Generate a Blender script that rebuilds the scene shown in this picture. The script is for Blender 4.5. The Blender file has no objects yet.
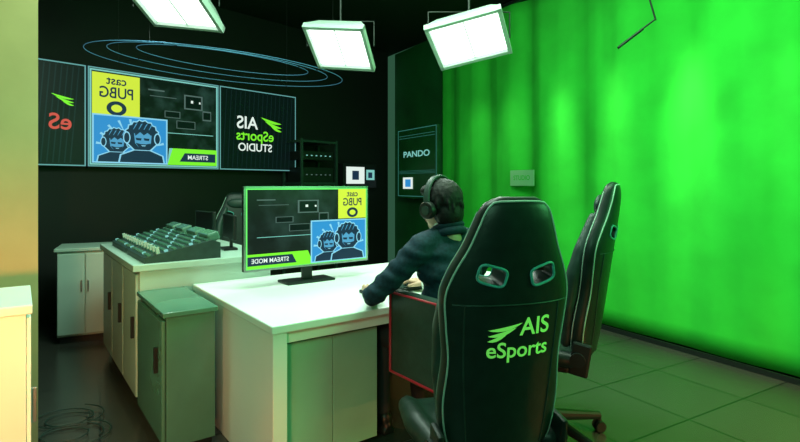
import bpy, bmesh, math, random
from mathutils import Vector, Matrix, Euler
random.seed(4)
S = bpy.context.scene
S.view_settings.view_transform = 'Standard'
COL = S.collection
R = math.radians

# ---------------------------------------------------------------- materials
def mat(name, col, rough=0.5, metal=0.0, emit=None, es=0.0, noise=0.0, nscale=8.0, bump=0.0, alpha=1.0, coat=0.0, spec=0.5):
    m = bpy.data.materials.new(name); m.use_nodes = True
    nt = m.node_tree; b = nt.nodes['Principled BSDF']
    b.inputs['Base Color'].default_value = (*col, 1)
    b.inputs['Roughness'].default_value = rough
    b.inputs['Metallic'].default_value = metal
    b.inputs['Coat Weight'].default_value = coat
    b.inputs['Specular IOR Level'].default_value = spec
    if emit:
        b.inputs['Emission Color'].default_value = (*emit, 1)
        b.inputs['Emission Strength'].default_value = es
    if alpha < 1:
        b.inputs['Alpha'].default_value = alpha
    if noise > 0 or bump > 0:
        tc = nt.nodes.new('ShaderNodeTexCoord'); n = nt.nodes.new('ShaderNodeTexNoise')
        n.inputs['Scale'].default_value = nscale; n.inputs['Detail'].default_value = 5
        nt.links.new(tc.outputs['Object'], n.inputs['Vector'])
        if noise > 0:
            r = nt.nodes.new('ShaderNodeValToRGB')
            r.color_ramp.elements[0].position = 0.3; r.color_ramp.elements[1].position = 0.7
            r.color_ramp.elements[0].color = (*[max(0, c*(1-noise)) for c in col], 1)
            r.color_ramp.elements[1].color = (*[min(1, c*(1+noise)) for c in col], 1)
            nt.links.new(n.outputs['Fac'], r.inputs['Fac']); nt.links.new(r.outputs['Color'], b.inputs['Base Color'])
        if bump > 0:
            bp = nt.nodes.new('ShaderNodeBump'); bp.inputs['Strength'].default_value = bump; bp.inputs['Distance'].default_value = 0.01
            nt.links.new(n.outputs['Fac'], bp.inputs['Height']); nt.links.new(bp.outputs['Normal'], b.inputs['Normal'])
    return m

def tile_mat():
    m = bpy.data.materials.new('floor_tile'); m.use_nodes = True
    nt = m.node_tree; b = nt.nodes['Principled BSDF']
    tc = nt.nodes.new('ShaderNodeTexCoord'); mp = nt.nodes.new('ShaderNodeMapping')
    mp.inputs['Rotation'].default_value = (0, 0, R(-30))
    br = nt.nodes.new('ShaderNodeTexBrick'); br.offset = 0
    br.inputs['Scale'].default_value = 1.0; br.inputs['Brick Width'].default_value = 0.6; br.inputs['Row Height'].default_value = 0.6
    br.inputs['Mortar Size'].default_value = 0.006
    br.inputs['Color1'].default_value = (0.036, 0.042, 0.034, 1); br.inputs['Color2'].default_value = (0.046, 0.052, 0.043, 1)
    br.inputs['Mortar'].default_value = (0.006, 0.008, 0.006, 1)
    nt.links.new(tc.outputs['Object'], mp.inputs['Vector']); nt.links.new(mp.outputs['Vector'], br.inputs['Vector'])
    nt.links.new(br.outputs['Color'], b.inputs['Base Color'])
    b.inputs['Roughness'].default_value = 0.25
    return m

M = {}
M['floor'] = tile_mat()
M['green'] = mat('chroma_fabric', (0.028, 0.54, 0.042), 0.8, noise=0.12, nscale=3, spec=0.2)
M['darkwall'] = mat('black_wall_paint', (0.005, 0.009, 0.007), 0.6, spec=0.3)
M['dkgreen'] = mat('dark_wall_green_tint', (0.006, 0.095, 0.02), 0.5, noise=0.3, nscale=2)  # dark wall with its green light put into the colour
M['ceil'] = mat('ceiling_black', (0.008, 0.018, 0.010), 0.8, spec=0.2)
M['ochre'] = mat('ochre_edge_tint', (0.50, 0.40, 0.20), 0.8, noise=0.06, nscale=5)  # ochre stands in for the yellow tint along the left edge
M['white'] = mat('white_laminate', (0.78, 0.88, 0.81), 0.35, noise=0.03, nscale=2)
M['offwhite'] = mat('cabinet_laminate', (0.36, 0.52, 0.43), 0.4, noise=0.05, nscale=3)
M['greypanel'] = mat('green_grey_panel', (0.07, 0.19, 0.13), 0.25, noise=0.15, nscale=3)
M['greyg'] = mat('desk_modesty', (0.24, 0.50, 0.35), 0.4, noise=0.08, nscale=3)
M['black'] = mat('black_plastic', (0.008, 0.013, 0.012), 0.4, spec=0.35)
M['leather'] = mat('black_leather', (0.006, 0.018, 0.014), 0.42, noise=0.2, nscale=20, bump=0.15, spec=0.35)
M['leather2'] = mat('charcoal_leather', (0.018, 0.045, 0.036), 0.45, noise=0.2, nscale=20, bump=0.15, spec=0.35)
M['pipe'] = mat('grey_piping', (0.34, 0.50, 0.42), 0.45)
M['red'] = mat('red_piping', (0.42, 0.012, 0.03), 0.4)
M['logo'] = mat('glowing_lime_print', (0.25, 0.85, 0.12), 0.5, emit=(0.25, 0.9, 0.15), es=0.35)  # print with an added glow; no lamp behind it
M['teal'] = mat('teal_trim', (0.06, 0.36, 0.34), 0.4)
M['metal'] = mat('brushed_metal', (0.35, 0.38, 0.36), 0.35, 0.9)
M['suit'] = mat('navy_suit', (0.008, 0.030, 0.050), 0.75, noise=0.3, nscale=60, bump=0.1, spec=0.25)
M['trouser'] = mat('dark_trouser', (0.012, 0.018, 0.02), 0.8)
M['shirt'] = mat('white_shirt', (0.7, 0.72, 0.7), 0.7)
M['skin'] = mat('skin', (0.55, 0.33, 0.23), 0.5, noise=0.05, nscale=20)
M['hair'] = mat('black_hair', (0.005, 0.005, 0.005), 0.6, noise=0.5, nscale=50, bump=0.4, spec=0.3)
M['eye'] = mat('eye_white', (0.8, 0.8, 0.78), 0.2)
M['lips'] = mat('lips', (0.4, 0.15, 0.13), 0.5)
M['lamp'] = mat('lamp_diffuser', (0.9, 0.95, 0.9), 0.5, emit=(0.93, 1.0, 0.93), es=2.6)
M['lampshell'] = mat('lamp_shell', (0.45, 0.58, 0.52), 0.4)
M['ring'] = mat('ring_led', (0.1, 0.3, 0.5), 0.5, emit=(0.06, 0.20, 0.32), es=0.5)
def em(name, c, s=1.0):
    return mat(name, tuple(x*0.15 for x in c), 0.35, emit=c, es=s, spec=0.2)
M['e_black'] = em('screen_black', (0.002, 0.006, 0.006))
M['e_yel'] = em('screen_yellow', (0.62, 0.78, 0.05), 1.0)
M['e_lime'] = em('screen_lime', (0.20, 0.85, 0.03), 1.0)
M['e_blue'] = em('screen_blue', (0.03, 0.26, 0.60), 1.0)
M['e_lblue'] = em('screen_pale_blue', (0.25, 0.60, 0.80), 1.0)
M['e_mblue'] = em('screen_mid_blue', (0.08, 0.32, 0.55), 1.0)
M['e_navy'] = em('screen_navy', (0.01, 0.03, 0.06), 1.0)
M['e_stripe'] = em('screen_stripe', (0.006, 0.018, 0.020), 1.0)
M['e_white'] = em('screen_white', (0.75, 0.85, 0.80), 1.0)
M['e_grey'] = em('screen_grey', (0.08, 0.13, 0.12), 1.0)
M['e_red'] = em('screen_red', (0.6, 0.08, 0.06), 1.0)
M['e_cyan'] = em('screen_cyan', (0.2, 0.55, 0.5), 1.0)
M['e_green'] = em('screen_green', (0.15, 0.85, 0.15), 1.0)
M['bez'] = em('lit_bezel', (0.12, 0.34, 0.34), 1.0)
def scene_mat():
    m = bpy.data.materials.new('screen_studio_feed'); m.use_nodes = True
    nt = m.node_tree; b = nt.nodes['Principled BSDF']
    b.inputs['Base Color'].default_value = (0.01, 0.01, 0.01, 1); b.inputs['Roughness'].default_value = 0.3
    b.inputs['Specular IOR Level'].default_value = 0.2
    tc = nt.nodes.new('ShaderNodeTexCoord'); n = nt.nodes.new('ShaderNodeTexNoise')
    n.inputs['Scale'].default_value = 5; n.inputs['Detail'].default_value = 3
    r = nt.nodes.new('ShaderNodeValToRGB')
    r.color_ramp.elements[0].position = 0.45; r.color_ramp.elements[0].color = (0.001, 0.004, 0.004, 1)
    r.color_ramp.elements[1].position = 0.8; r.color_ramp.elements[1].color = (0.02, 0.055, 0.045, 1)
    nt.links.new(tc.outputs['Object'], n.inputs['Vector']); nt.links.new(n.outputs['Fac'], r.inputs['Fac'])
    nt.links.new(r.outputs['Color'], b.inputs['Emission Color']); b.inputs['Emission Strength'].default_value = 1
    return m
M['feed'] = scene_mat()

# ---------------------------------------------------------------- helpers
def empty(name, loc=(0, 0, 0), rz=0.0):
    o = bpy.data.objects.new(name, None); COL.objects.link(o)
    o.location = loc; o.rotation_euler = (0, 0, rz); o.empty_display_size = 0.1
    return o
def link(name, me, m=None, parent=None, loc=(0, 0, 0), rot=(0, 0, 0), smooth=False):
    o = bpy.data.objects.new(name, me); COL.objects.link(o)
    o.location = loc; o.rotation_euler = rot
    if m: me.materials.append(m)
    if parent: o.parent = parent
    if smooth:
        for p in me.polygons: p.use_smooth = True
    return o
def bm_obj(name, bm, m=None, parent=None, loc=(0, 0, 0), rot=(0, 0, 0), smooth=False):
    bmesh.ops.recalc_face_normals(bm, faces=bm.faces)
    me = bpy.data.meshes.new(name); bm.to_mesh(me); bm.free()
    return link(name, me, m, parent, loc, rot, smooth)
def bake(o, smooth=True):
    bpy.context.view_layer.update()
    dg = bpy.context.evaluated_depsgraph_get()
    me = bpy.data.meshes.new_from_object(o.evaluated_get(dg))
    o.modifiers.clear(); o.data = me
    if smooth:
        for p in me.polygons: p.use_smooth = True
    return o
def add_box(bm, c, s, rot=None):
    mtx = Matrix.Translation(c)
    if rot: mtx = mtx @ Euler(rot).to_matrix().to_4x4()
    mtx = mtx @ Matrix.Diagonal((s[0], s[1], s[2], 1))
    return bmesh.ops.create_cube(bm, size=1, matrix=mtx)
def box(name, c, s, m, parent=None, bevel=0.0, rot=(0, 0, 0), seg=2):
    bm = bmesh.new(); bmesh.ops.create_cube(bm, size=1, matrix=Matrix.Diagonal((s[0], s[1], s[2], 1)))
    if bevel > 0:
        bmesh.ops.bevel(bm, geom=bm.edges[:], offset=bevel, segments=seg, affect='EDGES', profile=0.5)
    return bm_obj(name, bm, m, parent, c, rot)
def prism(name, pts, z0, z1, m, parent=None, bevel=0.0):
    bm = bmesh.new()
    lo = [bm.verts.new((x, y, z0)) for x, y in pts]; hi = [bm.verts.new((x, y, z1)) for x, y in pts]
    n = len(pts); bm.faces.new(lo); bm.faces.new(hi)
    for i in range(n): bm.faces.new((lo[i], lo[(i+1) % n], hi[(i+1) % n], hi[i]))
    if bevel > 0: bmesh.ops.bevel(bm, geom=bm.edges[:], offset=bevel, segments=2, affect='EDGES', profile=0.5)
    return bm_obj(name, bm, m, parent)
def cone_between(bm, a, b, r1, r2, seg=16):
    a = Vector(a); b = Vector(b); d = b-a; L = d.length
    if L < 1e-6: return
    q = d.to_track_quat('Z', 'Y').to_matrix().to_4x4()
    bmesh.ops.create_cone(bm, cap_ends=True, segments=seg, radius1=r1, radius2=r2, depth=L, matrix=Matrix.Translation((a+b)/2) @ q)
def ell(bm, c, r, rot=(0, 0, 0), sub=3):
    bmesh.ops.create_icosphere(bm, subdivisions=sub, radius=1, matrix=Matrix.Translation(c) @ Euler(rot).to_matrix().to_4x4() @ Matrix.Diagonal((r[0], r[1], r[2], 1)))
def tube(bm, pts, rad, sub=2, seg=16):
    for i, p in enumerate(pts):
        ell(bm, p, (rad[i],)*3, sub=sub)
        if i: cone_between(bm, pts[i-1], p, rad[i-1], rad[i], seg)
def cyl(name, a, b, r, m, parent=None, r2=None, seg=24):
    bm = bmesh.new(); cone_between(bm, a, b, r, r if r2 is None else r2, seg)
    return bm_obj(name, bm, m, parent)
def remesh(o, vs, it=4):
    md = o.modifiers.new('r', 'REMESH'); md.mode = 'VOXEL'; md.voxel_size = vs
    sm = o.modifiers.new('s', 'SMOOTH'); sm.iterations = it; sm.factor = 0.5
    return bake(o)
def curve_tube(name, pts, r, m, parent=None, cyclic=False, loc=(0, 0, 0), rot=(0, 0, 0)):
    cu = bpy.data.curves.new(name, 'CURVE'); cu.dimensions = '3D'; cu.bevel_depth = r; cu.bevel_resolution = 2
    sp = cu.splines.new('POLY'); sp.points.add(len(pts)-1)
    for i, p in enumerate(pts): sp.points[i].co = (*p, 1)
    sp.use_cyclic_u = cyclic
    t = bpy.data.objects.new('tmp', cu); COL.objects.link(t); bpy.context.view_layer.update()
    me = bpy.data.meshes.new_from_object(t.evaluated_get(bpy.context.evaluated_depsgraph_get()))
    bpy.data.objects.remove(t)
    return link(name, me, m, parent, loc, rot, True)
def text_mesh(body, size, ext=0.0):
    cu = bpy.data.curves.new('t', 'FONT'); cu.body = body; cu.size = size; cu.align_x = 'CENTER'; cu.align_y = 'CENTER'; cu.extrude = ext
    cu.offset = size*0.014
    t = bpy.data.objects.new('tmp', cu); COL.objects.link(t); bpy.context.view_layer.update()
    me = bpy.data.meshes.new_from_object(t.evaluated_get(bpy.context.evaluated_depsgraph_get()))
    bpy.data.objects.remove(t)
    return me
def flat(name, pts, y, m, parent):
    bm = bmesh.new(); bm.faces.new([bm.verts.new((p[0], y, p[1])) for p in pts])
    me = bpy.data.meshes.new(name); bm.normal_update(); bm.to_mesh(me); bm.free()
    return link(name, me, m, parent)
def rect(name, x0, x1, z0, z1, y, m, parent):
    return flat(name, [(x0, z0), (x1, z0), (x1, z1), (x0, z1)], y, m, parent)
def disc(name, cx, cz, rx, rz, y, m, parent, a0=0, a1=360, n=28):
    return flat(name, [(cx+rx*math.cos(R(a0+(a1-a0)*i/n)), cz+rz*math.sin(R(a0+(a1-a0)*i/n))) for i in range(n if a1-a0 == 360 else n+1)], y, m, parent)
def text_on(name, body, size, cx, cz, y, m, parent, mirror=False, sx=1.0):
    me = text_mesh(body, size)
    for v in me.vertices:
        x, z = v.co.x*sx, v.co.y
        v.co = (cx+(-x if mirror else x), y, cz+z)
    return link(name, me, m, parent)
def border(name, x0, x1, z0, z1, w, y, m, parent):
    bm = bmesh.new()
    for (a, b, c, d) in ((x0, x1, z0, z0+w), (x0, x1, z1-w, z1), (x0, x0+w, z0, z1), (x1-w, x1, z0, z1)):
        add_box(bm, ((a+b)/2, y, (c+d)/2), (b-a, 0.003, d-c))
    return bm_obj(name, bm, m, parent)

# ---------------------------------------------------------------- room shell
CEIL = 3.6
K = Vector((-0.115, 8.67)); gd = Vector((0.5, -0.866)); vd = Vector((-0.674, -0.738))
gn = Vector((0.866, 0.5)); vn = Vector((-0.738, 0.674))
G0 = K + gd*0; G1 = K + gd*11.4
V0 = K + vd*6.6
off = 0.12
def wall(name, a, b, n, m, o0=off, th=0.12):
    a = Vector(a); b = Vector(b); n = Vector(n)
    return prism(name, [a+n*o0, b+n*o0, b+n*(o0+th), a+n*(o0+th)], 0, CEIL, m)
wall('wall_green', G0-gd*0.15, G1, gn, M['dkgreen'])
wall('wall_video', K-vd*0.0, V0, vn, M['darkwall'])
wall('wall_left', (V0.x-0.05, V0.y+0.1), (V0.x-0.05, -1.4), (-1, 0), M['darkwall'])
wall('wall_rear', (V0.x-0.2, -1.4), (G1.x+0.2, -1.4), (0, -1), M['darkwall'])
fl = [(K.x-0.2, K.y+0.5), (G1.x+0.6, G1.y+0.1), (G1.x+0.6, -1.7), (V0.x-0.4, -1.7), (V0.x-0.4, V0.y+0.2)]
prism('floor', fl, -0.1, 0, M['floor'])
prism('ceiling', fl, CEIL, CEIL+0.1, M['ceil'])

def curtain():
    bm = bmesh.new(); t0, t1 = 1.38, 10.6; nx, nz = 460, 20; rows = []
    for j in range(nz+1):
        z = 0.03+(3.52-0.03)*j/nz; row = []
        for i in range(nx+1):
            t = t0+(t1-t0)*i/nx
            a = 0.034*math.sin(t*7.5+1.0*math.sin(t*2.1))+0.010*math.sin(t*17+1.3+z*0.25)+0.001*math.sin(t*51)
            a *= (0.30+0.70*min(1, z/1.2))
            p = K+gd*t-gn*(0.0+a-0.02)
            row.append(bm.verts.new((p.x, p.y, z)))
        rows.append(row)
    for j in range(nz):
        for i in range(nx): bm.faces.new((rows[j][i], rows[j][i+1], rows[j+1][i+1], rows[j+1][i]))
    o = bm_obj('green_screen_curtain', bm, M['green'], smooth=True)
    md = o.modifiers.new('s', 'SOLIDIFY'); md.thickness = 0.006
    bake(o)
    a = K+gd*1.3; b = K+gd*10.7
    r = empty('curtain_rail')
    cyl('rail', (a.x, a.y, 3.55), (b.x, b.y, 3.55), 0.018, M['black'], r)
curtain()
a = K+gd*1.38-gn*0.05; b = K+gd*11.2-gn*0.05
prism('baseboard_green', [a, b, b-gn*0.02, a-gn*0.02], 0, 0.04, M['black'])

# ---------------------------------------------------------------- video wall
ang_v = math.atan2(0.738, 0.674)
vw = empty('video_wall', (-3.46, 5.0, 0), ang_v)
for i, (x0, x1) in enumerate(((-0.9, 0.40), (0.41, 1.85), (1.86, 3.0))):
    box('panel_%d' % (i+1), ((x0+x1)/2, 0.05, 2.085), (x1-x0-0.004, 0.07, 1.04), M['black'], vw, 0.004)
    border('bezel_%d' % (i+1), x0+0.004, x1-0.004, 1.572, 2.60, 0.012, 0.012, M['bez'], vw)
y = 0.012
rect('screen_a', -0.88, 0.38, 1.585, 2.585, y, M['e_black'], vw)
for i in range(26):
    x = -0.85+i*0.05
    if x+0.09 < 0.37: flat('stripe_%d' % i, [(x, 1.60), (x+0.012, 1.60), (x+0.09, 2.57), (x+0.078, 2.57)], y-0.001, M['e_stripe'], vw)
text_on('word_a', 'eS', 0.22, 0.17, 2.0, y-0.004, M['e_red'], vw, True)
def leaf(parent, cx, cz, s, y, m, mirror=False, f=None, nm='leaf'):
    sg = -1 if mirror else 1
    for k, (dz, ln) in enumerate(((0.0, 1.0), (-0.17, 0.82), (-0.32, 0.6))):
        up = []; dn = []
        for i in range(13):
            u = i/12
            x = -0.5+u*ln; zc = 0.30*u*u-0.10*u+dz*(1-u*0.25)
            w = 0.075*math.sin(math.pi*min(1, u*1.0))**0.8
            up.append((cx+sg*x*s, cz+(zc+w)*s)); dn.append((cx+sg*x*s, cz+(zc-w*0.5)*s))
        pts = up+dn[::-1][1:-1]
        bm = bmesh.new(); vs = [bm.verts.new((p[0], (f(p[0], p[1]) if f else y), p[1])) for p in pts]
        bm.faces.new(vs); bmesh.ops.triangulate(bm, faces=bm.faces)
        bm_obj('%s_%d' % (nm, k+1), bm, m, parent)
leaf(vw, 0.19, 2.24, 0.20, y-0.004, M['e_lime'], True, nm='leaf_a')
rect('screen_b', 0.425, 1.835, 1.585, 2.585, y, M['feed'], vw)
border('frame_b', 0.43, 1.83, 1.59, 2.58, 0.015, y-0.002, M['e_cyan'], vw)
def figures(p, x0, x1, z0, z1, y, pre):
    W = x1-x0; H = z1-z0
    rect(pre+'blue', x0, x1, z0, z1, y, M['e_blue'], p)
    border(pre+'blue_edge', x0, x1, z0, z1, 0.03*H, y-0.001, M['e_lblue'], p)
    for k in range(9):
        a = R(12+k*19.5); cx = x0+0.5*W; cz = z0+0.3*H
        p1 = (cx+0.28*W*math.cos(a), cz+0.38*H*math.sin(a))
        p2 = (cx+0.46*W*math.cos(a), cz+0.64*H*math.sin(a)); p3 = (cx+0.46*W*math.cos(a+.08), cz+0.64*H*math.sin(a+.08))
        flat(pre+'streak%d' % k, [p1, p2, p3], y-0.0015, M['e_lblue'], p)
    for k, (cx, cz_, sc) in enumerate(((0.30, 0.46, 0.90), (0.64, 0.58, 1.15))):
        yy = y-0.002-0.006*k
        X = x0+cx*W; Zc = z0+cz_*H; r = 0.27*H*sc
        P = lambda dx, dz: (X+dx*r, Zc+dz*r)
        bt = (z0+0.03*H-Zc)/r
        flat(pre+'shoulders_rim%d' % k, [P(-1.55, bt), P(-1.45, -1.25), P(-.6, -.9), P(.6, -.9), P(1.45, -1.25), P(1.55, bt)] if bt < -1.3 else [P(-1.4, bt), P(-.6, -.85), P(.6, -.85), P(1.4, bt)], yy, M['e_lblue'], p)
        flat(pre+'shoulders%d' % k, [P(-1.45, bt), P(-1.35, -1.3), P(-.5, -.95), P(.5, -.95), P(1.35, -1.3), P(1.45, bt)] if bt < -1.35 else [P(-1.25, bt), P(-.5, -.9), P(.5, -.9), P(1.25, bt)], yy-0.0005, M['e_navy'], p)
        crown = []
        for i in range(25):
            a = R(-30+240*i/24); rr_ = 1.12+(0.10 if i % 2 else 0.0)
            crown.append(P(rr_*math.cos(a), rr_*math.sin(a)))
        flat(pre+'hairrim%d' % k, crown+[P(-.6, -.95), P(.6, -.95)], yy-0.001, M['e_lblue'], p)
        flat(pre+'hair%d' % k, [(X+(q[0]-X)*.92, Zc+(q[1]-Zc)*.92) for q in crown]+[P(-.5, -.9), P(.5, -.9)], yy-0.0015, M['e_navy'], p)
        for q in range(4):
            xq = -.62+.34*q
            flat(pre+'strand%d_%d' % (k, q), [P(xq, .45), P(xq+.06, .5), P(xq+.30, .92), P(xq+.20, .88)], yy-0.0018, M['e_mblue'], p)
        flat(pre+'face%d' % k, [P(-.55, .22), P(-.2, .38), P(.35, .34), P(.62, .15), P(.58, -.4), P(.3, -.82), P(-.12, -.85), P(-.48, -.45)], yy-0.002, M['e_mblue'], p)
        flat(pre+'fringe%d' % k, [P(-.6, .5), P(.65, .5), P(.6, .1), P(.35, .3), P(.1, .12), P(-.15, .32), P(-.45, .05)], yy-0.0025, M['e_navy'], p)
        for q in (-.25, .28):
            flat(pre+'lens%d_%d' % (k, q > 0), [P(q-.2, -.08), P(q+.2, -.10), P(q+.16, -.26), P(q-.15, -.24)], yy-0.003, M['e_navy'], p)
        flat(pre+'jaw%d' % k, [P(-.45, -.42), P(-.1, -.5), P(.25, -.5), P(.55, -.42), P(.3, -.85), P(-.12, -.88)], yy-0.003, M['e_navy'], p)
        flat(pre+'lip%d' % k, [P(-.08, -.58), P(.24, -.58), P(.18, -.64), P(-.02, -.64)], yy-0.0035, M['e_lblue'], p)
        for sgn in (-1, 1):
            disc(pre+'cup%d_%d' % (k, sgn), X+sgn*r*1.02, Zc-0.1*r, r*0.24, r*0.42, yy-0.004, M['e_lblue'], p)
            disc(pre+'cupin%d_%d' % (k, sgn), X+sgn*r*1.02, Zc-0.1*r, r*0.17, r*0.33, yy-0.0045, M['e_navy'], p)
def yellow_tile(p, x0, x1, z0, z1, y, pre):
    W = x1-x0; H = z1-z0
    rect(pre+'yellow', x0, x1, z0, z1, y, M['e_yel'], p)
    cx = (x0+x1)/2
    text_on(pre+'t1', 'cast', 0.28*H, cx, z0+0.84*H, y-0.002, M['e_navy'], p, True)
    text_on(pre+'t2', 'PUBG', 0.36*H, cx, z0+0.55*H, y-0.002, M['e_navy'], p, True, 0.85)
    disc(pre+'badge', cx, z0+0.20*H, 0.22*H, 0.17*H, y-0.002, M['e_navy'], p)
    disc(pre+'badge_in', cx, z0+0.20*H, 0.12*H, 0.09*H, y-0.003, M['e_yel'], p)
def feed_bits(p, x0, x1, z0, z1, y, pre):
    W = x1-x0; H = z1-z0
    for k, (a, b, c, d, m) in enumerate(((.10, .30, .82, .84, 'e_grey'), (.12, .45, .74, .75, 'e_grey'), (.55, .80, .60, .82, 'e_grey'), (.57, .78, .62, .80, 'e_black'),
            (.80, .92, .45, .60, 'e_grey'), (.81, .91, .47, .58, 'e_black'), (.30, .50, .45, .55, 'e_grey'), (.31, .49, .46, .54, 'e_black'), (.45, .70, .30, .42, 'e_grey'), (.46, .69, .31, .41, 'e_black'), (.1, .95, .22, .23, 'e_cyan'), (.75, .77, .7, .73, 'e_white'), (.64, .67, .70, .74, 'e_white'))):
        rect(pre+'bit_%d' % k, x0+a*W, x0+b*W, z0+c*H, z0+d*H, y-0.0002*k, M[m], p)
feed_bits(vw, 0.92, 1.82, 1.80, 2.57, y-0.003, 'fb_')
yellow_tile(vw, 0.45, 0.92, 2.10, 2.55, y-0.005, 'b_')
figures(vw, 0.45, 1.22, 1.61, 2.12, y-0.007, 'b_')
flat('b_lime', [(1.22, 1.61), (1.82, 1.61), (1.82, 1.80), (1.28, 1.80)], y-0.006, M['e_lime'], vw)
flat('b_dark', [(1.36, 1.65), (1.80, 1.65), (1.80, 1.75), (1.42, 1.75)], y-0.008, M['e_navy'], vw)
text_on('b_cap', 'STREAM', 0.07, 1.58, 1.70, y-0.010, M['e_white'], vw, True)
flat('b_teal', [(1.22, 1.61), (1.28, 1.80), (1.24, 1.80)], y-0.008, M['e_cyan'], vw)
rect('screen_c', 1.875, 2.985, 1.585, 2.585, y, M['e_black'], vw)
for i in range(16):
    x = 1.90+i*0.065
    flat('stripe_c_%d' % i, [(x, 1.60), (x+0.008, 1.60), (x+0.06, 2.57), (x+0.052, 2.57)], y-0.001, M['e_stripe'], vw)
leaf(vw, 2.60, 2.20, 0.32, y-0.004, M['e_lime'], True, nm='leaf_c')
text_on('word_c1', 'AIS', 0.22, 2.24, 2.17, y-0.004, M['e_white'], vw, True)
text_on('word_c2', 'eSports', 0.18, 2.36, 2.01, y-0.004, M['e_lime'], vw, True)
text_on('word_c3', 'STUDIO', 0.14, 2.36, 1.86, y-0.004, M['e_white'], vw, True)
for x in (-0.5, 1.1, 2.4):
    box('bracket_%d' % int(x*10), (x, 0.10, 2.1), (0.3, 0.05, 0.5), M['black'], vw)

# ---------------------------------------------------------------- desk
ANG = math.atan2(0.6, 0.8)
N = (-0.57, 2.31)
desk = empty('studio_desk', (N[0], N[1], 0), ANG)
DL, DD = 1.87, 1.25
box('top', (DL/2, DD/2, 0.73), (DL, DD, 0.04), M['white'], desk, 0.006)
box('side_panel_1', (0.045, DD/2, 0.355), (0.07, DD-0.02, 0.71), M['white'], desk, 0.004)
box('side_panel_2', (DL-0.045, DD/2, 0.355), (0.07, DD-0.02, 0.71), M['white'], desk, 0.004)
box('apron', (DL/2, 0.055, 0.68), (DL-0.16, 0.03, 0.06), M['white'], desk, 0.003)
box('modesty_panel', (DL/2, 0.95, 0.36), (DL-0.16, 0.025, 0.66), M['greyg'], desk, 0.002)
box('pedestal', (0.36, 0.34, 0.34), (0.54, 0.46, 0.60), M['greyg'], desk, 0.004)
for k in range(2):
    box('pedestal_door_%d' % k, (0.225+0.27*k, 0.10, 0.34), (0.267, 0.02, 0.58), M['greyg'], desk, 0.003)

# ---------------------------------------------------------------- monitor
mon = empty('monitor', (-0.93, 3.10, 0), ANG)
W = 0.885; z0, z1 = 0.855, 1.372
box('housing', (W/2, 0.025, (z0+z1)/2), (W, 0.035, z1-z0), M['black'], mon, 0.006)
box('rear_bulge', (W/2, 0.055, (z0+z1)/2-0.05), (W*0.6, 0.04, (z1-z0)*0.55), M['black'], mon, 0.012)
border('bezel', 0, W, z0, z1, 0.012, 0.006, M['metal'], mon)
ys = 0.005
rect('screen', 0.012, W-0.012, z0+0.012, z1-0.012, ys, M['feed'], mon)
border('screen_edge', 0.013, W-0.013, z0+0.013, z1-0.013, 0.008, ys-0.002, M['e_green'], mon)
feed_bits(mon, 0.02, 0.62, z0+0.12, z1-0.02, ys-0.003, 'm_')
yellow_tile(mon, 0.645, W-0.02, 1.155, z1-0.02, ys-0.005, 'm_')
figures(mon, 0.44, W-0.02, z0+0.02, 1.15, ys-0.007, 'm_')
flat('m_lime', [(0.02, z0+0.018), (0.46, z0+0.018), (0.42, z0+0.105), (0.02, z0+0.105)], ys-0.006, M['e_lime'], mon)
flat('m_dark', [(0.02, z0+0.035), (0.34, z0+0.035), (0.31, z0+0.09), (0.02, z0+0.09)], ys-0.008, M['e_navy'], mon)
text_on('m_cap', 'STREAM MODE', 0.038, 0.165, z0+0.062, ys-0.010, M['e_white'], mon, True, 0.95)
box('stand_neck', (W/2, 0.06, 0.83), (0.07, 0.025, 0.15), M['black'], mon, 0.004)
box('stand_foot', (W/2, 0.06, 0.758), (0.34, 0.16, 0.016), M['black'], mon, 0.005)

P0 = (0.265, 2.66)
kb = empty('keyboard', (P0[0], P0[1], 0.75), ANG)
box('case', (0.02, 0.53, 0.011), (0.40, 0.14, 0.020), M['black'], kb, 0.004)
bm = bmesh.new()
for i in range(15):
    for j in range(5): add_box(bm, (-0.16+i*0.0255, 0.48+j*0.025, 0.024), (0.020, 0.020, 0.008))
bm_obj('keys', bm, M['leather2'], kb)

# ---------------------------------------------------------------- console on the left
cs = empty('control_console', (-2.41, 4.22, 0), ANG)
def cbox(n, x0, x1, v0, v1, z0_, z1_, m, bev=0.004):
    return box(n, ((x0+x1)/2, -(v0+v1)/2, (z0_+z1_)/2), (x1-x0, v1-v0, z1_-z0_), m, cs, bev)
cbox('carcass', 0.02, 0.85, 0.0, 1.38, 0.08, 0.86, M['offwhite'])
cbox('plinth', 0.06, 0.82, 0.03, 1.36, 0.0, 0.08, M['black'])
cbox('worktop', -0.02, 0.88, -0.02, 1.40, 0.86, 0.90, M['offwhite'])
for k in range(3):
    cbox('door_panel_%d' % k, 0.0, 0.02, 0.02+k*0.455, 0.455+k*0.455, 0.10, 0.84, M['offwhite'], 0.006)
    cbox('door_pull_%d' % k, -0.02, 0.0, 0.40+k*0.455, 0.42+k*0.455, 0.45, 0.58, M['black'], 0.003)
cbox('side_cabinet', 0.02, 0.26, 1.40, 2.05, 0.06, 0.72, M['greypanel'])
cbox('side_cabinet_top', 0.0, 0.27, 1.40, 2.07, 0.72, 0.745, M['greypanel'])
cbox('glass_door', 0.0, 0.02, 1.42, 2.04, 0.08, 0.70, M['greypanel'], 0.008)
cbox('glass_pull', -0.02, 0.0, 1.94, 1.96, 0.42, 0.55, M['black'], 0.003)
cbox('side_plinth', 0.05, 0.25, 1.42, 2.03, 0.0, 0.06, M['black'])
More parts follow.
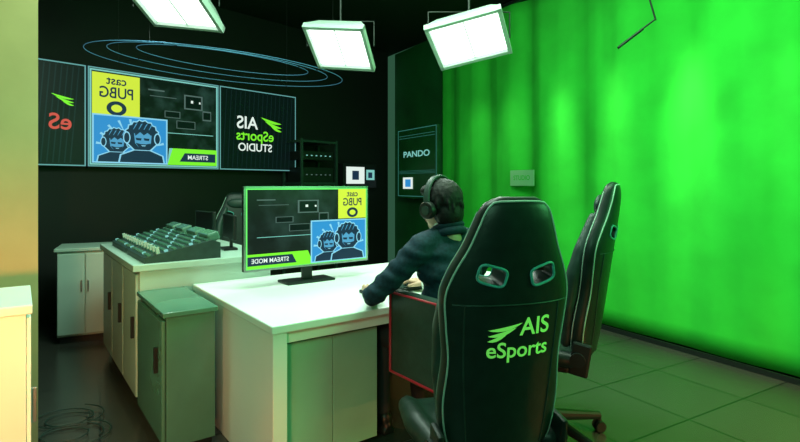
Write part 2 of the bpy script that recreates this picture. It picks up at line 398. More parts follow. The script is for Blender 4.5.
def mixer(name, x, v, w, d):
    e = empty(name, (-2.41+0.8*x+0.6*v, 4.22+0.6*x-0.8*v, 0.90), ANG-R(90))
    bm = bmesh.new()
    pts = [(-d/2, 0.0), (d/2, 0.0), (d/2, 0.10), (d/2-0.05, 0.12), (-d/2, 0.035)]
    l = [bm.verts.new((-w/2, p[0], p[1])) for p in pts]; r = [bm.verts.new((w/2, p[0], p[1])) for p in pts]
    bm.faces.new(l); bm.faces.new(r)
    for i in range(5): bm.faces.new((l[i], l[(i+1) % 5], r[(i+1) % 5], r[i]))
    bm_obj('chassis', bm, M['leather2'], e)
    sl = math.atan2(0.085, d-0.05)
    bk = bmesh.new(); bl = bmesh.new(); bf = bmesh.new()
    for i in range(int(w/0.045)):
        for j in range(int(d/0.05)-1):
            yy = -d/2+0.03+j*0.05; zz = 0.037+(yy+d/2)*math.tan(sl)
            x_ = -w/2+0.028+i*0.045
            tgt = bf if (j == 1 and i % 2 == 0) else (bl if (i*7+j*3) % 9 == 0 else bk)
            add_box(tgt, (x_, yy, zz+(0.016 if tgt is bf else 0.002)), (0.02, 0.02, 0.045 if tgt is bf else 0.016), (sl, 0, 0))
    bm_obj('keys', bk, M['greypanel'], e); bm_obj('lit_keys', bl, M['e_cyan'], e); bm_obj('faders', bf, M['pipe'], e)
    for k in (-1, 1):
        box('hood_%d' % k, (k*w*0.24, d/2-0.03, 0.135), (w*0.38, 0.08, 0.06), M['greypanel'], e, 0.012, (R(18), 0, 0))
mixer('vision_mixer', 0.28, 0.42, 0.60, 0.46)
mixer('vision_mixer', 0.28, 1.06, 0.60, 0.46)
def preview(x, v, rz):
    e = empty('preview_monitor', (-2.41+0.8*x+0.6*v, 4.22+0.6*x-0.8*v, 0.90), ANG-R(90)+rz)
    box('foot', (0, 0, 0.008), (0.16, 0.10, 0.016), M['black'], e, 0.003)
    box('neck', (0, 0.02, 0.06), (0.03, 0.02, 0.10), M['black'], e, 0.003)
    box('body', (0, 0.01, 0.17), (0.34, 0.025, 0.18), M['black'], e, 0.006)
    border('rim', -0.165, 0.165, 0.085, 0.255, 0.004, -0.004, M['leather2'], e)
preview(0.70, 0.35, 0.15); preview(0.70, 0.95, -0.1)
gc = empty('storage_cabinet', (-2.86, 4.76, 0), R(26))
box('body', (0, 0, 0.43), (0.42, 0.42, 0.74), M['offwhite'], gc, 0.006)
box('top', (0, 0, 0.815), (0.46, 0.46, 0.03), M['offwhite'], gc, 0.006)
box('plinth', (0, 0, 0.03), (0.38, 0.38, 0.06), M['black'], gc)
for k in (-1, 1):
    box('door_%d' % k, (k*0.105, -0.218, 0.43), (0.20, 0.018, 0.70), M['offwhite'], gc, 0.004)
    box('pull_%d' % k, (k*0.025, -0.232, 0.5), (0.012, 0.012, 0.10), M['metal'], gc, 0.003)

a = Vector((-1.90, 2.73)); rr = Vector((-0.60, 0.80)); ll = Vector((-0.82, -0.57))
prism('edge_tint_wall', [a, a+ll*0.9, a+ll*0.9+rr*0.25, a+rr*0.25], 0, CEIL, M['ochre'])  # added wall, stands in for the yellow-orange edge gradient
lc = empty('low_cabinet')
c0 = Vector((-1.72, 2.42)); dn_ = Vector((0.59, -0.807)); lf = Vector((-0.807, -0.59))
def lprism(n, i0, i1, j0, j1, za, zb, m, bev=0.004):
    return prism(n, [c0+dn_*i0+lf*j0, c0+dn_*i1+lf*j0, c0+dn_*i1+lf*j1, c0+dn_*i0+lf*j1], za, zb, m, lc, bev)
lprism('body', 0.02, 0.48, 0.02, 0.60, 0.06, 0.88, M['white'])
lprism('top', 0, 0.50, 0, 0.62, 0.88, 0.915, M['white'])
lprism('plinth', 0.04, 0.46, 0.04, 0.58, 0, 0.06, M['black'])
lprism('door_a', 0.04, 0.46, 0.004, 0.02, 0.09, 0.86, M['white'])
lprism('pull', 0.38, 0.40, -0.016, 0.004, 0.42, 0.56, M['metal'], 0.002)

# ---------------------------------------------------------------- gaming chair
def interp(keys, t):
    for i in range(len(keys)-1):
        if keys[i][0] <= t <= keys[i+1][0]:
            n = len(keys)
            p0 = keys[max(0, i-1)]; p1 = keys[i]; p2 = keys[i+1]; p3 = keys[min(n-1, i+2)]
            h = p2[0]-p1[0]; u = (t-p1[0])/h
            m1 = (p2[1]-p0[1])/max(1e-6, (p2[0]-p0[0]))*h; m2 = (p3[1]-p1[1])/max(1e-6, (p3[0]-p1[0]))*h
            return (2*u**3-3*u**2+1)*p1[1]+(u**3-2*u**2+u)*m1+(-2*u**3+3*u**2)*p2[1]+(u**3-u**2)*m2
    return keys[-1][1] if t > keys[-1][0] else keys[0][1]
BW = [(0, .17), (.06, .20), (.18, .218), (.34, .210), (.46, .222), (.56, .228), (.64, .204), (.72, .166), (.79, .140), (.84, .120), (.865, .100), (.882, .066)]
BT = [(0, .03), (.05, .05), (.5, .05), (.78, .045), (.86, .032), (.882, .012)]
HZ = 0.640; BH = 0.882
def back_y(x, z):
    w = interp(BW, z); t = interp(BT, z)
    q = max(0, 1-abs(x/w)**3) if abs(x) < w else 0
    return 0.9*x*x - t*q**(1/3)
def star_base(root, r=0.30, m=None):
    m = m or M['black']
    bm = bmesh.new()
    for k in range(5):
        a = R(72*k+18); d = Vector((math.cos(a), math.sin(a), 0))
        cone_between(bm, Vector((0, 0, 0.115))+d*0.02, Vector((0, 0, 0.085))+d*r, 0.032, 0.020, 12)
    cone_between(bm, (0, 0, 0.08), (0, 0, 0.16), 0.05, 0.04, 24)
    bm_obj('star_base', bm, m, root)
    bm = bmesh.new()
    for k in range(5):
        a = R(72*k+18); d = Vector((math.cos(a), math.sin(a), 0)); s = Vector((-d.y, d.x, 0)); p = d*r
        for q in (-1, 1): cone_between(bm, p+s*(0.010*q)+Vector((0, 0, .030)), p+s*(0.026*q)+Vector((0, 0, .030)), .030, .028, 18)
        cone_between(bm, p+Vector((0, 0, .03)), p+Vector((0, 0, .09)), .012, .012, 10)
    bm_obj('casters', bm, m, root)
    cyl('gas_lift', (0, 0, 0.15), (0, 0, 0.40), 0.028, M['metal'], root)
    cyl('lift_sleeve', (0, 0, 0.15), (0, 0, 0.28), 0.040, m, root)
def gaming_chair(loc, rz, logo=True, sc=1.0, arms=True):
    root = empty('gaming_chair', (loc[0], loc[1], 0), rz); root.scale = (sc,)*3
    star_base(root, 0.31)
    box('mechanism', (0, 0, 0.405), (0.20, 0.26, 0.05), M['black'], root, 0.01)
    bm = bmesh.new()
    ell(bm, (0, 0.02, 0.47), (0.22, 0.26, 0.05)); add_box(bm, (0, 0.02, 0.465), (0.34, 0.44, 0.065))
    for s in (-1, 1):
        tube(bm, [(s*0.205, -0.18, 0.485), (s*0.225, 0.02, 0.495), (s*0.205, 0.22, 0.48)], [0.042, 0.048, 0.04])
    remesh(bm_obj('seat', bm, M['leather'], root), 0.012, 8)
    nz, na = 70, 40; bm = bmesh.new(); rings = []
    for j in range(nz+1):
        z = BH*(1-(1-j/nz)**1.25) ; w = interp(BW, z); t = interp(BT, z); ring = []
        for i in range(na):
            a = 2*math.pi*i/na; c, s_ = math.cos(a), math.sin(a)
            x = w*math.copysign(abs(c)**(2/3), c); yy = t*math.copysign(abs(s_)**(2/3), s_)
            ring.append(bm.verts.new((x, yy+0.9*x*x, z)))
        rings.append(ring)
    for j in range(nz):
        for i in range(na): bm.faces.new((rings[j][i], rings[j][(i+1) % na], rings[j+1][(i+1) % na], rings[j+1][i]))
    bm.faces.new(rings[0]); bm.faces.new(rings[-1])
    BL = (0, -0.20, 0.47); BR = (R(9), 0, 0)
    bo = bm_obj('backrest', bm, M['leather'], root, BL, BR)
    bm = bmesh.new()
    for s in (-1, 1):
        add_box(bm, (s*0.088, 0, HZ), (0.085, 0.4, 0.055), (0, s*R(-14), 0))
    bmesh.ops.bevel(bm, geom=[e for e in bm.edges if abs((e.verts[0].co-e.verts[1].co).normalized().y) > 0.9], offset=0.016, segments=3, affect='EDGES', profile=0.5)
    cut = bm_obj('cut', bm, None, root, BL, BR)
    md = bo.modifiers.new('b', 'BOOLEAN'); md.operation = 'DIFFERENCE'; md.object = cut; md.solver = 'EXACT'
    bake(bo, False); bpy.data.objects.remove(cut)
    for p in bo.data.polygons: p.use_smooth = True
    try:
        bo.data.set_sharp_from_angle(angle=R(40))
    except Exception: pass
    for s in (-1, 1):
        for side in (-1, 1):
            pts = []
            for i in range(28):
                a = 2*math.pi*i/28; cx = 0.045*math.copysign(abs(math.cos(a))**0.5, math.cos(a)); cz = 0.030*math.copysign(abs(math.sin(a))**0.5, math.sin(a))
                b_ = s*R(14); x = s*0.088+cx*math.cos(b_)-cz*math.sin(b_); z = HZ+cx*math.sin(b_)+cz*math.cos(b_)
                yb = back_y(x, z)
                pts.append((x, yb if side < 0 else 0.9*x*x*2-yb, z))
            curve_tube('hole_trim_%d_%d' % (s, side), pts, 0.0045, M['teal'], root, True, BL, BR)
    left = []
    for j in range(60):
        z = 0.03+(BH-0.045)*j/59; left.append((-(interp(BW, z)-0.010), z))
    cont = left+[(-(interp(BW, BH-0.015)-0.01)*(1-2*q/8), BH-0.012+0.004*math.sin(math.pi*q/8)) for q in range(1, 8)]+[(-x, z) for x, z in reversed(left)]
    curve_tube('edge_piping', [(x, back_y(x, min(z, BH-0.012)), z) for x, z in cont], 0.0034, M['pipe'], root, False, BL, BR)
    for s in (-1, 1):
        pts = []
        for j in range(40):
            z = 0.04+0.50*j/39; x = s*(0.135+0.03*math.sin(j/39*math.pi/2)); pts.append((x, back_y(x, z)-0.001, z))
        curve_tube('seam_%d' % s, pts, 0.0025, M['leather2'], root, False, BL, BR)
        bm = bmesh.new()
        tube(bm, [(s*0.17, 0.085, 0.08), (s*0.185, 0.10, 0.25), (s*0.19, 0.10, 0.42), (s*0.18, 0.085, 0.54), (s*0.12, 0.06, 0.70)], [0.03, 0.036, 0.038, 0.036, 0.026])
        remesh(bm_obj('bolster_%d' % s, bm, M['leather2'], root, BL, BR), 0.011, 5)
        fp = [(s*(interp(BW, z)-0.006), 0.9*interp(BW, z)**2+0.02, z) for z in [0.05+0.78*q/40 for q in range(41)]]
        curve_tube('front_piping_%d' % s, fp, 0.003, M['pipe'], root, False, BL, BR)
    pts = [(x_/100, back_y(x_/100, 0.545)-0.001, 0.545-0.00002*x_*x_) for x_ in range(-20, 21, 2)]
    curve_tube('cross_seam', pts, 0.0025, M['leather2'], root, False, BL, BR)
    bm = bmesh.new(); ell(bm, (0, 0.055, 0.76), (0.11, 0.022, 0.05)); bm_obj('head_pillow', bm, M['leather2'], root, BL, BR, True)
    bm = bmesh.new(); ell(bm, (0, 0.060, 0.16), (0.15, 0.035, 0.09)); bm_obj('lumbar_pillow', bm, M['leather2'], root, BL, BR, True)
    if logo:
        for k, (txt, sz, cx, cz) in enumerate((('AIS', 0.082, 0.072, 0.468), ('eSports', 0.072, 0.016, 0.393))):
            me = text_mesh(txt, sz)
            bmt = bmesh.new(); bmt.from_mesh(me)
            bmesh.ops.triangulate(bmt, faces=bmt.faces); bmt.to_mesh(me); bmt.free()
            for v in me.vertices:
                x = cx+v.co.x; z = cz+v.co.y; v.co = (x, back_y(x, z)-0.003, z)
            link('logo_%d' % k, me, M['logo'], root, BL, BR)
        bmr = empty('logo_mount'); bmr.parent = root; bmr.location = BL; bmr.rotation_euler = BR
        leaf(bmr, -0.035, 0.462, 0.115, 0, M['logo'], False, lambda x, z: back_y(x, z)-0.003)
    for s in (-1, 1):
        box('hinge_%d' % s, (s*0.225, -0.20, 0.50), (0.025, 0.09, 0.16), M['black'], root, 0.01, (R(9), 0, 0))
        cyl('hinge_cap_%d' % s, (s*0.235, -0.19, 0.50), (s*0.252, -0.19, 0.50), 0.035, M['black'], root)
        if not arms: continue
        box('arm_bracket_%d' % s, (s*0.24, 0.0, 0.415), (0.14, 0.06, 0.025), M['black'], root, 0.006)
        box('arm_post_%d' % s, (s*0.30, 0.0, 0.53), (0.030, 0.065, 0.24), M['black'], root, 0.008)
        box('arm_pad_%d' % s, (s*0.30, 0.02, 0.665), (0.085, 0.26, 0.03), M['leather'], root, 0.012)
    return root
def face_rz(fx, fy): return math.atan2(fy, fx)-math.pi/2
gaming_chair((0.285, 1.97), face_rz(-0.26, 0.965), sc=1.0, arms=False)
gaming_chair((0.80, 2.86), face_rz(-0.90, 0.43), logo=False, sc=1.04)
gaming_chair((-1.62, 5.15), face_rz(0.25, -0.95), logo=False, sc=0.97)

# ---------------------------------------------------------------- tub chair under the presenter
tc_ = empty('armchair', (P0[0], P0[1], 0), ANG)
star_base(tc_, 0.26)
box('mechanism', (0, -0.0, 0.40), (0.2, 0.2, 0.04), M['black'], tc_, 0.008)
box('seat', (0, 0.0, 0.455), (0.44, 0.42, 0.08), M['leather'], tc_, 0.025, seg=4)
box('backrest', (0, -0.235, 0.69), (0.50, 0.07, 0.50), M['leather'], tc_, 0.025, (R(4), 0, 0), seg=4)
for s in (-1, 1):
    box('side_%d' % s, (s*0.255, -0.035, 0.645), (0.05, 0.39, 0.43), M['leather2'], tc_, 0.018, seg=4)
    x = s*0.283
    curve_tube('side_piping_%d' % s, [(x, -0.21, 0.45), (x, 0.145, 0.45), (x, 0.145, 0.845), (x, -0.21, 0.845)], 0.008, M['red'], tc_, True)
curve_tube('back_piping', [(-0.235, -0.262, 0.46), (0.235, -0.262, 0.46), (0.235, -0.290, 0.92), (-0.235, -0.290, 0.92)], 0.008, M['red'], tc_, True)

# ---------------------------------------------------------------- presenter
pr = empty('presenter', (P0[0], P0[1], 0), ANG)
el = (-0.375, 0.17, 0.830); wr = (-0.215, 0.385, 0.80)
er = (0.33, 0.17, 0.84); wrr = (0.165, 0.385, 0.80)
bm = bmesh.new()
for c, r in (((0, -0.02, 0.58), (.175, .125, .10)), ((0, -0.015, .70), (.165, .115, .12)), ((0, 0.0, .83), (.175, .115, .12)), ((0, .01, .95), (.20, .12, .12)),
             ((0, .015, 1.04), (.20, .10, .08)), ((0, .02, 1.085), (.14, .075, .055))):
    ell(bm, c, r)
tube(bm, [(-.06, .02, 1.12), (-.13, .015, 1.105), (-.20, .015, 1.07)], [.045, .055, .066])
tube(bm, [(.06, .02, 1.12), (.13, .015, 1.105), (.20, .015, 1.07)], [.045, .055, .066])
tube(bm, [(-.205, .015, 1.065), (-.295, .085, .94), el, ((el[0]+wr[0])/2, (el[1]+wr[1])/2, .815), wr], [.068, .060, .052, .045, .035])
tube(bm, [(.205, .015, 1.065), (.275, .085, .945), er, ((er[0]+wrr[0])/2, (er[1]+wrr[1])/2, .815), wrr], [.068, .060, .052, .045, .035])
jk = bm_obj('jacket', bm, M['suit'], pr)
remesh(jk, 0.011, 6)
for v in jk.data.vertices:
    c = v.co
    k = 0.0035*math.sin(c.z*60+c.x*25+2*math.sin(c.x*20))+0.002*math.sin(c.z*120-c.y*60)
    v.co += v.normal*k
bm = bmesh.new()
for s in (-1, 1):
    tube(bm, [(s*.09, -.01, .555), (s*.12, .22, .56), (s*.13, .42, .55), (s*.13, .45, .32), (s*.13, .43, .10)], [.095, .085, .062, .055, .042])
ell(bm, (0, -.02, .57), (.165, .12, .08))
remesh(bm_obj('trousers', bm, M['trouser'], pr), 0.013, 5)
for s in (-1, 1):
    bm = bmesh.new(); ell(bm, (s*.13, .47, .045), (.045, .11, .04)); add_box(bm, (s*.13, .465, .015), (.075, .2, .03)); ell(bm, (s*.13, .42, .075), (.042, .05, .05))
    remesh(bm_obj('shoe_%d' % s, bm, M['black'], pr), 0.008, 4)
def hand(s, w):
    bm = bmesh.new(); w = Vector(w)
    d = Vector((-s*0.35, 1, 0)).normalized(); sd = Vector((d.y, -d.x, 0))
    inner = sd*(-s)
    up = Vector((0, 0, 1))
    tube(bm, [w-d*0.03, w+d*0.02], [.026, .026])
    for q in (-.028, -.010, .010, .028):
        tube(bm, [w+d*0.02+sd*q*0.7, w+d*0.085+sd*q+up*0.004], [.017, .014])
    for i, q in enumerate((-.031, -.010, .011, .031)):
        if s > 0: ln = (.066, .080, .074, .058)[i]
        else: ln = (.058, .074, .080, .066)[i]
        b0 = w+d*0.085+sd*q+up*0.003
        p1 = b0+d*ln*0.42+sd*q*0.1+up*0.008
        p2 = p1+d*ln*0.32-up*0.014
        p3 = p2+d*ln*0.20-up*0.010
        tube(bm, [b0, p1, p2, p3], [.0100, .0092, .0085, .0075])
    b0 = w+d*0.03+inner*0.024
    tube(bm, [b0, b0+inner*.026+d*.022-up*.004, b0+inner*.036+d*.048-up*.010, b0+inner*.036+d*.066-up*.014], [.015, .0125, .0105, .009])
    remesh(bm_obj('hand_%s' % ('l' if s < 0 else 'r'), bm, M['skin'], pr), 0.0035, 2)
hand(-1, wr); hand(1, wrr)
for nm, w, e in (('l', wr, el), ('r', wrr, er)):
    w = Vector(w); e = Vector(e); d = (w-e).normalized()
    cyl('cuff_'+nm, w+d*0.012, w+d*0.034, 0.031, M['shirt'], pr)
hd = empty('head'); hd.parent = pr; hd.location = (-0.035, 0.045, 1.268); hd.rotation_euler = (R(-6), R(-3), R(10)); hd.scale = (1.06,)*3
bm = bmesh.new()
ell(bm, (0, -0.008, 0.025), (.076, .094, .092)); ell(bm, (0, .028, -.03), (.060, .062, .080)); ell(bm, (0, .055, -.085), (.032, .030, .024))
ell(bm, (0, .095, -.018), (.011, .016, .022)); ell(bm, (0, .103, -.030), (.014, .012, .010))
ell(bm, (0, .078, .022), (.05, .018, .012))
for s in (-1, 1): ell(bm, (s*.078, -.004, -.008), (.010, .020, .032), (0, s*0.15, 0)); ell(bm, (s*.045, .055, -.03), (.022, .025, .022))
tube(bm, [(0, -.022, -.06), (0.01, -.03, -.165)], [.050, .054])
remesh(bm_obj('face', bm, M['skin'], hd), 0.005, 3)
for s in (-1, 1):
    bm = bmesh.new(); ell(bm, (s*.031, .079, .0), (.013, .010, .008)); bm_obj('eye_%d' % s, bm, M['eye'], hd, smooth=True)
    bm = bmesh.new(); ell(bm, (s*.031, .0865, .0), (.0055, .004, .0055)); bm_obj('iris_%d' % s, bm, M['black'], hd, smooth=True)
    bm = bmesh.new(); tube(bm, [(s*.017, .094, .018), (s*.032, .093, .022), (s*.046, .083, .018)], [.003, .0035, .002]); bm_obj('brow_%d' % s, bm, M['hair'], hd, smooth=True)
bm = bmesh.new(); ell(bm, (0, .088, -.058), (.024, .008, .004)); ell(bm, (0, .086, -.065), (.020, .009, .005)); bm_obj('mouth', bm, M['lips'], hd, smooth=True)
bm = bmesh.new()
ell(bm, (0, -.022, .038), (.090, .100, .098)); ell(bm, (0, -.045, -.030), (.080, .070, .082)); ell(bm, (0, .045, .085), (.065, .05, .035))
for i in range(70):
    a = random.uniform(0, 2*math.pi); b_ = random.uniform(-0.6, 1.3)
    d = Vector((math.cos(a)*math.cos(b_), math.sin(a)*math.cos(b_), math.sin(b_)))
    if d.y > 0.35 and d.z < 0.55: continue
    p = Vector((0, -.022, .038))+Vector((d.x*.084, d.y*.094, d.z*.092))
    tube(bm, [p, p+Vector((d.x*.006, d.y*.006, -.018)), p+Vector((d.x*.004, d.y*.004, -.042))], [.009, .007, .003], sub=1, seg=8)
remesh(bm_obj('hair', bm, M['hair'], hd), 0.0045, 2)
pts = [(.108*math.cos(R(a)), -.005, .02+.128*math.sin(R(a))) for a in range(-8, 189, 7)]
bm = bmesh.new()
for i in range(len(pts)-1):
    for dy in (-.010, 0, .010): tube(bm, [Vector(pts[i])+Vector((0, dy, 0)), Vector(pts[i+1])+Vector((0, dy, 0))], [.0085, .0085], sub=1, seg=8)
remesh(bm_obj('headphone_band', bm, M['leather2'], hd), 0.0045, 2)
for s in (-1, 1):
    bm = bmesh.new()
    for (x0, x1, r) in ((.080, .098, .038), (.096, .122, .043)):
        cone_between(bm, (s*x0, -.005, -.008), (s*x1, -.005, -.008), r, r*0.94, 28)
    remesh(bm_obj('ear_cup_%d' % s, bm, M['black'], hd), 0.004, 3)
    bm = bmesh.new(); bmesh.ops.create_cone(bm, cap_ends=True, segments=24, radius1=.022, radius2=.022, depth=.004, matrix=Matrix.Translation((s*.1235, -.005, -.008)) @ Matrix.Rotation(R(90), 4, 'Y')); bm_obj('cup_badge_%d' % s, bm, M['leather2'], hd)
def ring_pts(r1, r2, z, zt, cy, n=28):
    return [(r1*math.cos(2*math.pi*i/n)-0.015, cy+r2*math.sin(2*math.pi*i/n), z+zt*math.sin(2*math.pi*i/n)) for i in range(n)]
curve_tube('shirt_collar', ring_pts(.060, .062, 1.180, -.014, .020), .010, M['shirt'], pr, True)
curve_tube('jacket_collar', ring_pts(.070, .073, 1.160, -.028, .020), .019, M['suit'], pr, True)
curve_tube('jacket_collar_base', ring_pts(.080, .082, 1.130, -.028, .020), .022, M['suit'], pr, True)

# ---------------------------------------------------------------- hanging panel lights
def panel_light(loc, w, h, rot, power):
    r = empty('studio_light', loc)
    hd_ = empty('lamp_head'); hd_.parent = r; hd_.rotation_euler = rot
    bm = bmesh.new()
    t = [bm.verts.new((x*w*0.36, y_*h*0.34, 0.12)) for x, y_ in ((-1, -1), (1, -1), (1, 1), (-1, 1))]
    m_ = [bm.verts.new((x*w*0.5, y_*h*0.5, 0.0)) for x, y_ in ((-1, -1), (1, -1), (1, 1), (-1, 1))]
    bm.faces.new(t)
    for i in range(4): bm.faces.new((t[i], t[(i+1) % 4], m_[(i+1) % 4], m_[i]))
    bm.faces.new(m_)
    bm_obj('shell', bm, M['lampshell'], hd_)
    bm = bmesh.new(); add_box(bm, (0, 0, -0.006), (w*0.88, h*0.86, 0.01))
    bm_obj('diffuser', bm, M['lamp'], hd_)
    bm = bmesh.new()
    for c, s in (((0, h*.465, -.016), (w, h*.06, .05)), ((0, -h*.465, -.016), (w, h*.06, .05)), ((w*.475, 0, -.016), (w*.05, h, .05)), ((-w*.475, 0, -.016), (w*.05, h, .05))): add_box(bm, c, s)
    bm_obj('rim', bm, M['lampshell'], hd_)
    bm = bmesh.new(); add_box(bm, (0, 0, -.016), (w*.012, h*.9, .012)); bm_obj('divider', bm, M['lampshell'], hd_)
    curve_tube('yoke', [(-w*.54, 0, 0), (-w*.54, 0, .20), (w*.54, 0, .20), (w*.54, 0, 0)], .007, M['black'], r)
    cyl('pole', (0, 0, .20), (0, 0, CEIL-loc[2]-0.02), .010, M['black'], r)
    cyl('ceiling_mount', (0, 0, CEIL-loc[2]-0.04), (0, 0, CEIL-loc[2]), .05, M['black'], r)
    la = bpy.data.lights.new('lamp', 'AREA'); la.shape = 'RECTANGLE'; la.size = w*.85; la.size_y = h*.85; la.energy = power; la.color = (0.80, 1.0, 0.86)
    lo = bpy.data.objects.new('lamp', la); COL.objects.link(lo); lo.parent = hd_; lo.location = (0, 0, -0.045)
panel_light((-0.48, 4.2, 2.50), 0.50, 0.46, (R(-32), R(6), R(-14)), 18)
panel_light((0.53, 4.0, 2.51), 0.58, 0.46, (R(-30), R(-10), R(-18)), 18)
panel_light((-1.68, 3.9, 2.72), 0.60, 0.44, (R(-22), R(8), R(-10)), 12)

rg = empty('ceiling_ring_light', (-1.66, 5.1, 2.53), R(42))
for k, (rx, ry, z) in enumerate(((1.25, 0.66, 0.0), (1.08, 0.50, 0.03), (0.85, 0.36, 0.06))):
    curve_tube('ring_%d' % k, [(rx*math.cos(2*math.pi*i/96), ry*math.sin(2*math.pi*i/96), z) for i in range(96)], 0.003, M['ring'], rg, True)
for i in range(4):
    a = R(45+90*i); cyl('cable_%d' % i, (1.25*math.cos(a), .66*math.sin(a), 0), (1.25*math.cos(a), .66*math.sin(a), CEIL-2.53), 0.002, M['black'], rg)
    bm = bmesh.new(); cone_between(bm, (1.25*math.cos(a), .66*math.sin(a), 0), (.85*math.cos(a), .36*math.sin(a), .06), .003, .003, 8)
    bm_obj('spoke_%d' % i, bm, M['black'], rg)

# ---------------------------------------------------------------- background detail
rk = empty('equipment_rack', (-1.25, 7.25, 0), ang_v)
bm = bmesh.new()
for x in (-.3, .3):
    for y_ in (-.2, .2): add_box(bm, (x, y_, 1.0), (.03, .03, 2.0))
for z in (.03, .5, .95, 1.4, 1.97): add_box(bm, (0, 0, z), (.62, .42, .03))
bm_obj('frame', bm, M['leather2'], rk)
for k, (z, h) in enumerate(((.62, .2), (1.07, .2), (1.52, .2), (1.78, .12))):
    box('unit_%d' % k, (0, 0, z), (.52, .36, h), M['black'], rk, .005)
    bm = bmesh.new()
    for i in range(6): add_box(bm, (-.2+.08*i, -.185, z), (.02, .01, .012))
    bm_obj('leds_%d' % k, bm, M['e_cyan' if k % 2 else 'e_grey'], rk)
sc = empty('control_panel', (0, 0, 0), ang_v)
sc.location = Vector((-3.46, 5.0, 0))+Vector((0.674, 0.738, 0))*4.22-Vector((-.738, .674, 0))*0.02
box('plate', (0, 0.08, 1.52), (.70, .12, .38), M['black'], sc, .006)
rect('display_a', -.30, .08, 1.40, 1.66, 0.015, M['e_white'], sc)
rect('display_a_mark', -.18, -.04, 1.46, 1.60, 0.013, M['e_navy'], sc)
rect('display_b', .12, .30, 1.46, 1.62, 0.015, M['e_cyan'], sc)
rect('display_b_mark', .16, .25, 1.49, 1.58, 0.013, M['e_navy'], sc)
sg = empty('wall_sign', (K.x, K.y, 0), math.atan2(gd.y, gd.x))
box('board', (0.72, 0.06, 1.72), (1.16, 0.10, 1.10), M['dkgreen'], sg, .006)
M['dimcy'] = em('dim_cyan_trim', (0.03, 0.16, 0.13))
border('sign_frame', 0.16, 1.28, 1.20, 2.26, .010, 0.005, M['dimcy'], sg)
text_on('sign_text', 'PANDO', 0.13, .72, 1.86, 0.002, M['e_cyan'], sg, False, 1.7)
rect('sign_screen', 0.32, 0.62, 1.32, 1.50, 0.004, M['e_white'], sg)
rect('sign_screen_in', 0.39, 0.56, 1.35, 1.47, 0.003, M['e_blue'], sg)
for k in range(5): rect('sign_bar_%d' % k, .2, 1.24, 1.56+k*.02 if k < 3 else 2.0+k*.04, 1.564+k*.02 if k < 3 else 2.006+k*.04, 0.003, M['dimcy'], sg)

p = K+gd*3.12-gn*0.06
cd = empty('notice_card', (p.x, p.y, 0), math.atan2(gd.y, gd.x))
M['card'] = mat('pale_card', (0.20, 0.55, 0.26), 0.6)
box('card', (0, 0, 1.46), (.38, .012, .18), M['card'], cd, .002)
text_on('card_text', 'STUDIO', 0.075, 0, 1.46, -0.008, M['green'], cd)
bo_ = empty('boom_microphone', (1.62, 3.6, 2.33))
cyl('mic', (-0.11, 0, 0.0), (0.06, 0.0, 0.13), 0.010, M['black'], bo_)
cyl('rod', (0.05, 0.0, 0.125), (0.15, 0.0, 0.20), 0.006, M['black'], bo_)
cyl('drop', (0.15, 0, 0.19), (-0.16, 0, CEIL-2.33), 0.006, M['black'], bo_)
for k in range(2):
    cx, cy = (-1.95+0.14*k, 3.05-0.20*k)
    pts = []
    for i in range(60):
        a = i*0.24; r_ = 0.10+0.04*math.sin(i*0.13+k)+0.0006*i
        pts.append((cx+r_*math.cos(a)*1.2, cy+r_*math.sin(a), 0.009+0.0004*(i % 30)))
    curve_tube('floor_cable' if k == 0 else 'floor_cable.%03d' % k, pts, 0.0035, M['leather2'])

# ---------------------------------------------------------------- lights
def aim(o, tgt): o.rotation_euler = (Vector(tgt)-o.location).to_track_quat('-Z', 'Y').to_euler()
def spot(name, loc, tgt, e, col, size=60, blend=1.0, rad=0.04, sx=1.0):
    l = bpy.data.lights.new(name, 'SPOT'); l.energy = e; l.color = col; l.spot_size = R(size); l.spot_blend = blend; l.shadow_soft_size = rad
    o = bpy.data.objects.new(name, l); COL.objects.link(o); o.location = loc; aim(o, tgt); o.scale = (sx, 1, 1); return o
def area(name, loc, tgt, e, col, sx, sy):
    l = bpy.data.lights.new(name, 'AREA'); l.shape = 'RECTANGLE'; l.size = sx; l.size_y = sy; l.energy = e; l.color = col
    o = bpy.data.objects.new(name, l); COL.objects.link(o); o.location = loc; aim(o, tgt); return o
for k, (t, s, sz, sx, zt) in enumerate(((2.3, 30, 50, .6, 1.75), (2.9, 45, 50, .5, 1.7), (3.65, 130, 56, .26, 1.60), (4.32, 125, 56, .28, 1.65), (5.03, 180, 58, .32, 1.75), (5.75, 50, 50, .45, 1.7), (6.8, 30, 50, .8, 1.7))):
    w = K+gd*t; q = w-gn*0.95
    spot('curtain_spot_light', (q.x, q.y, 3.1), (w.x, w.y, zt), s, (1.0, 1, 0.70), sz, sx=sx, rad=0.12)
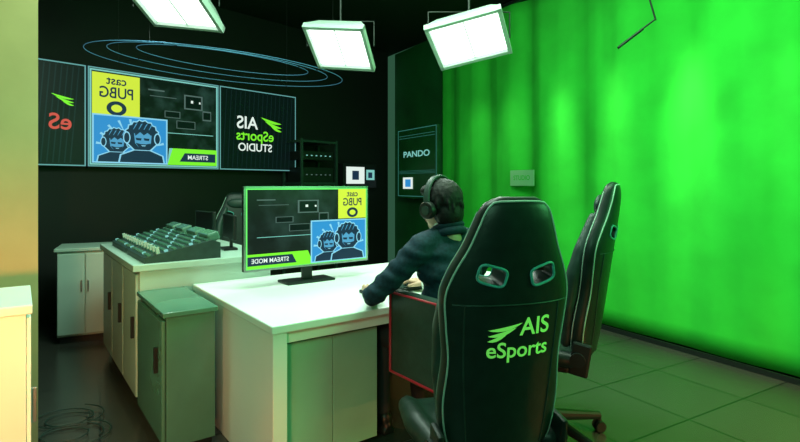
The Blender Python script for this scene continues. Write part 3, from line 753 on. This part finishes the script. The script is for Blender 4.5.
area('curtain_wash_light', (0.6, 2.6, 3.45), (2.2, 4.7, 0.6), 85, (0.75, 1, 0.75), 1.6, 0.8)
area('overhead_light', (-0.6, 2.6, 3.5), (-0.5, 2.9, 0.7), 78, (0.64, 1.0, 0.74), 1.2, 1.2)
area('green_rim_fill', (2.4, 1.6, 1.9), (0.6, 2.2, 0.9), 35, (0.15, 1.0, 0.28), 0.8, 0.8)  # added green fill for the chair rim, no fixture there
area('green_floor_fill', (1.6, 3.2, 3.4), (1.9, 3.2, 0.0), 25, (0.25, 1.0, 0.35), 0.8, 0.8)  # added fill that lifts the floor towards green
area('teal_fill_light', (-0.6, -0.7, 2.3), (-0.4, 2.8, 0.7), 32, (0.36, 1.0, 0.60), 1.2, 0.8)
spot('amber_edge_fill', (-0.9, 1.0, 0.9), (-1.85, 2.5, 0.45), 120, (1.0, 0.30, 0.10), 75)  # this and the next amber spots are added fills tinting the lower edge orange
spot('amber_edge_fill', (3.3, 1.5, 1.3), (2.4, 2.5, 0.0), 330, (1.0, 0.36, 0.12), 90)
spot('amber_edge_fill', (-0.5, 1.2, 0.12), (-0.40, 2.3, 0.02), 26, (1.0, 0.30, 0.12), 85)
spot('amber_edge_fill', (0.9, 1.2, 0.35), (0.95, 2.4, 0.05), 22, (1.0, 0.34, 0.14), 80)
area('yellow_green_wall_fill', (-1.4, 1.2, 2.3), (-2.2, 2.4, 2.3), 5, (0.80, 1.0, 0.16), 0.5, 0.5)  # added yellow-green fill for the top of the left wall, no real lamp

w = bpy.data.worlds.new('world'); S.world = w; w.use_nodes = True
w.node_tree.nodes['Background'].inputs['Color'].default_value = (0.2, 0.65, 0.36, 1)
w.node_tree.nodes['Background'].inputs['Strength'].default_value = 0.13

# ---------------------------------------------------------------- camera
cam = bpy.data.cameras.new('camera'); co = bpy.data.objects.new('camera', cam); COL.objects.link(co)
co.location = (0, 0, 1.38); co.rotation_euler = (R(90), 0, 0)
cam.sensor_width = 36; cam.lens = 520/800*36; cam.shift_y = -36/800; cam.clip_start = 0.05
S.camera = co
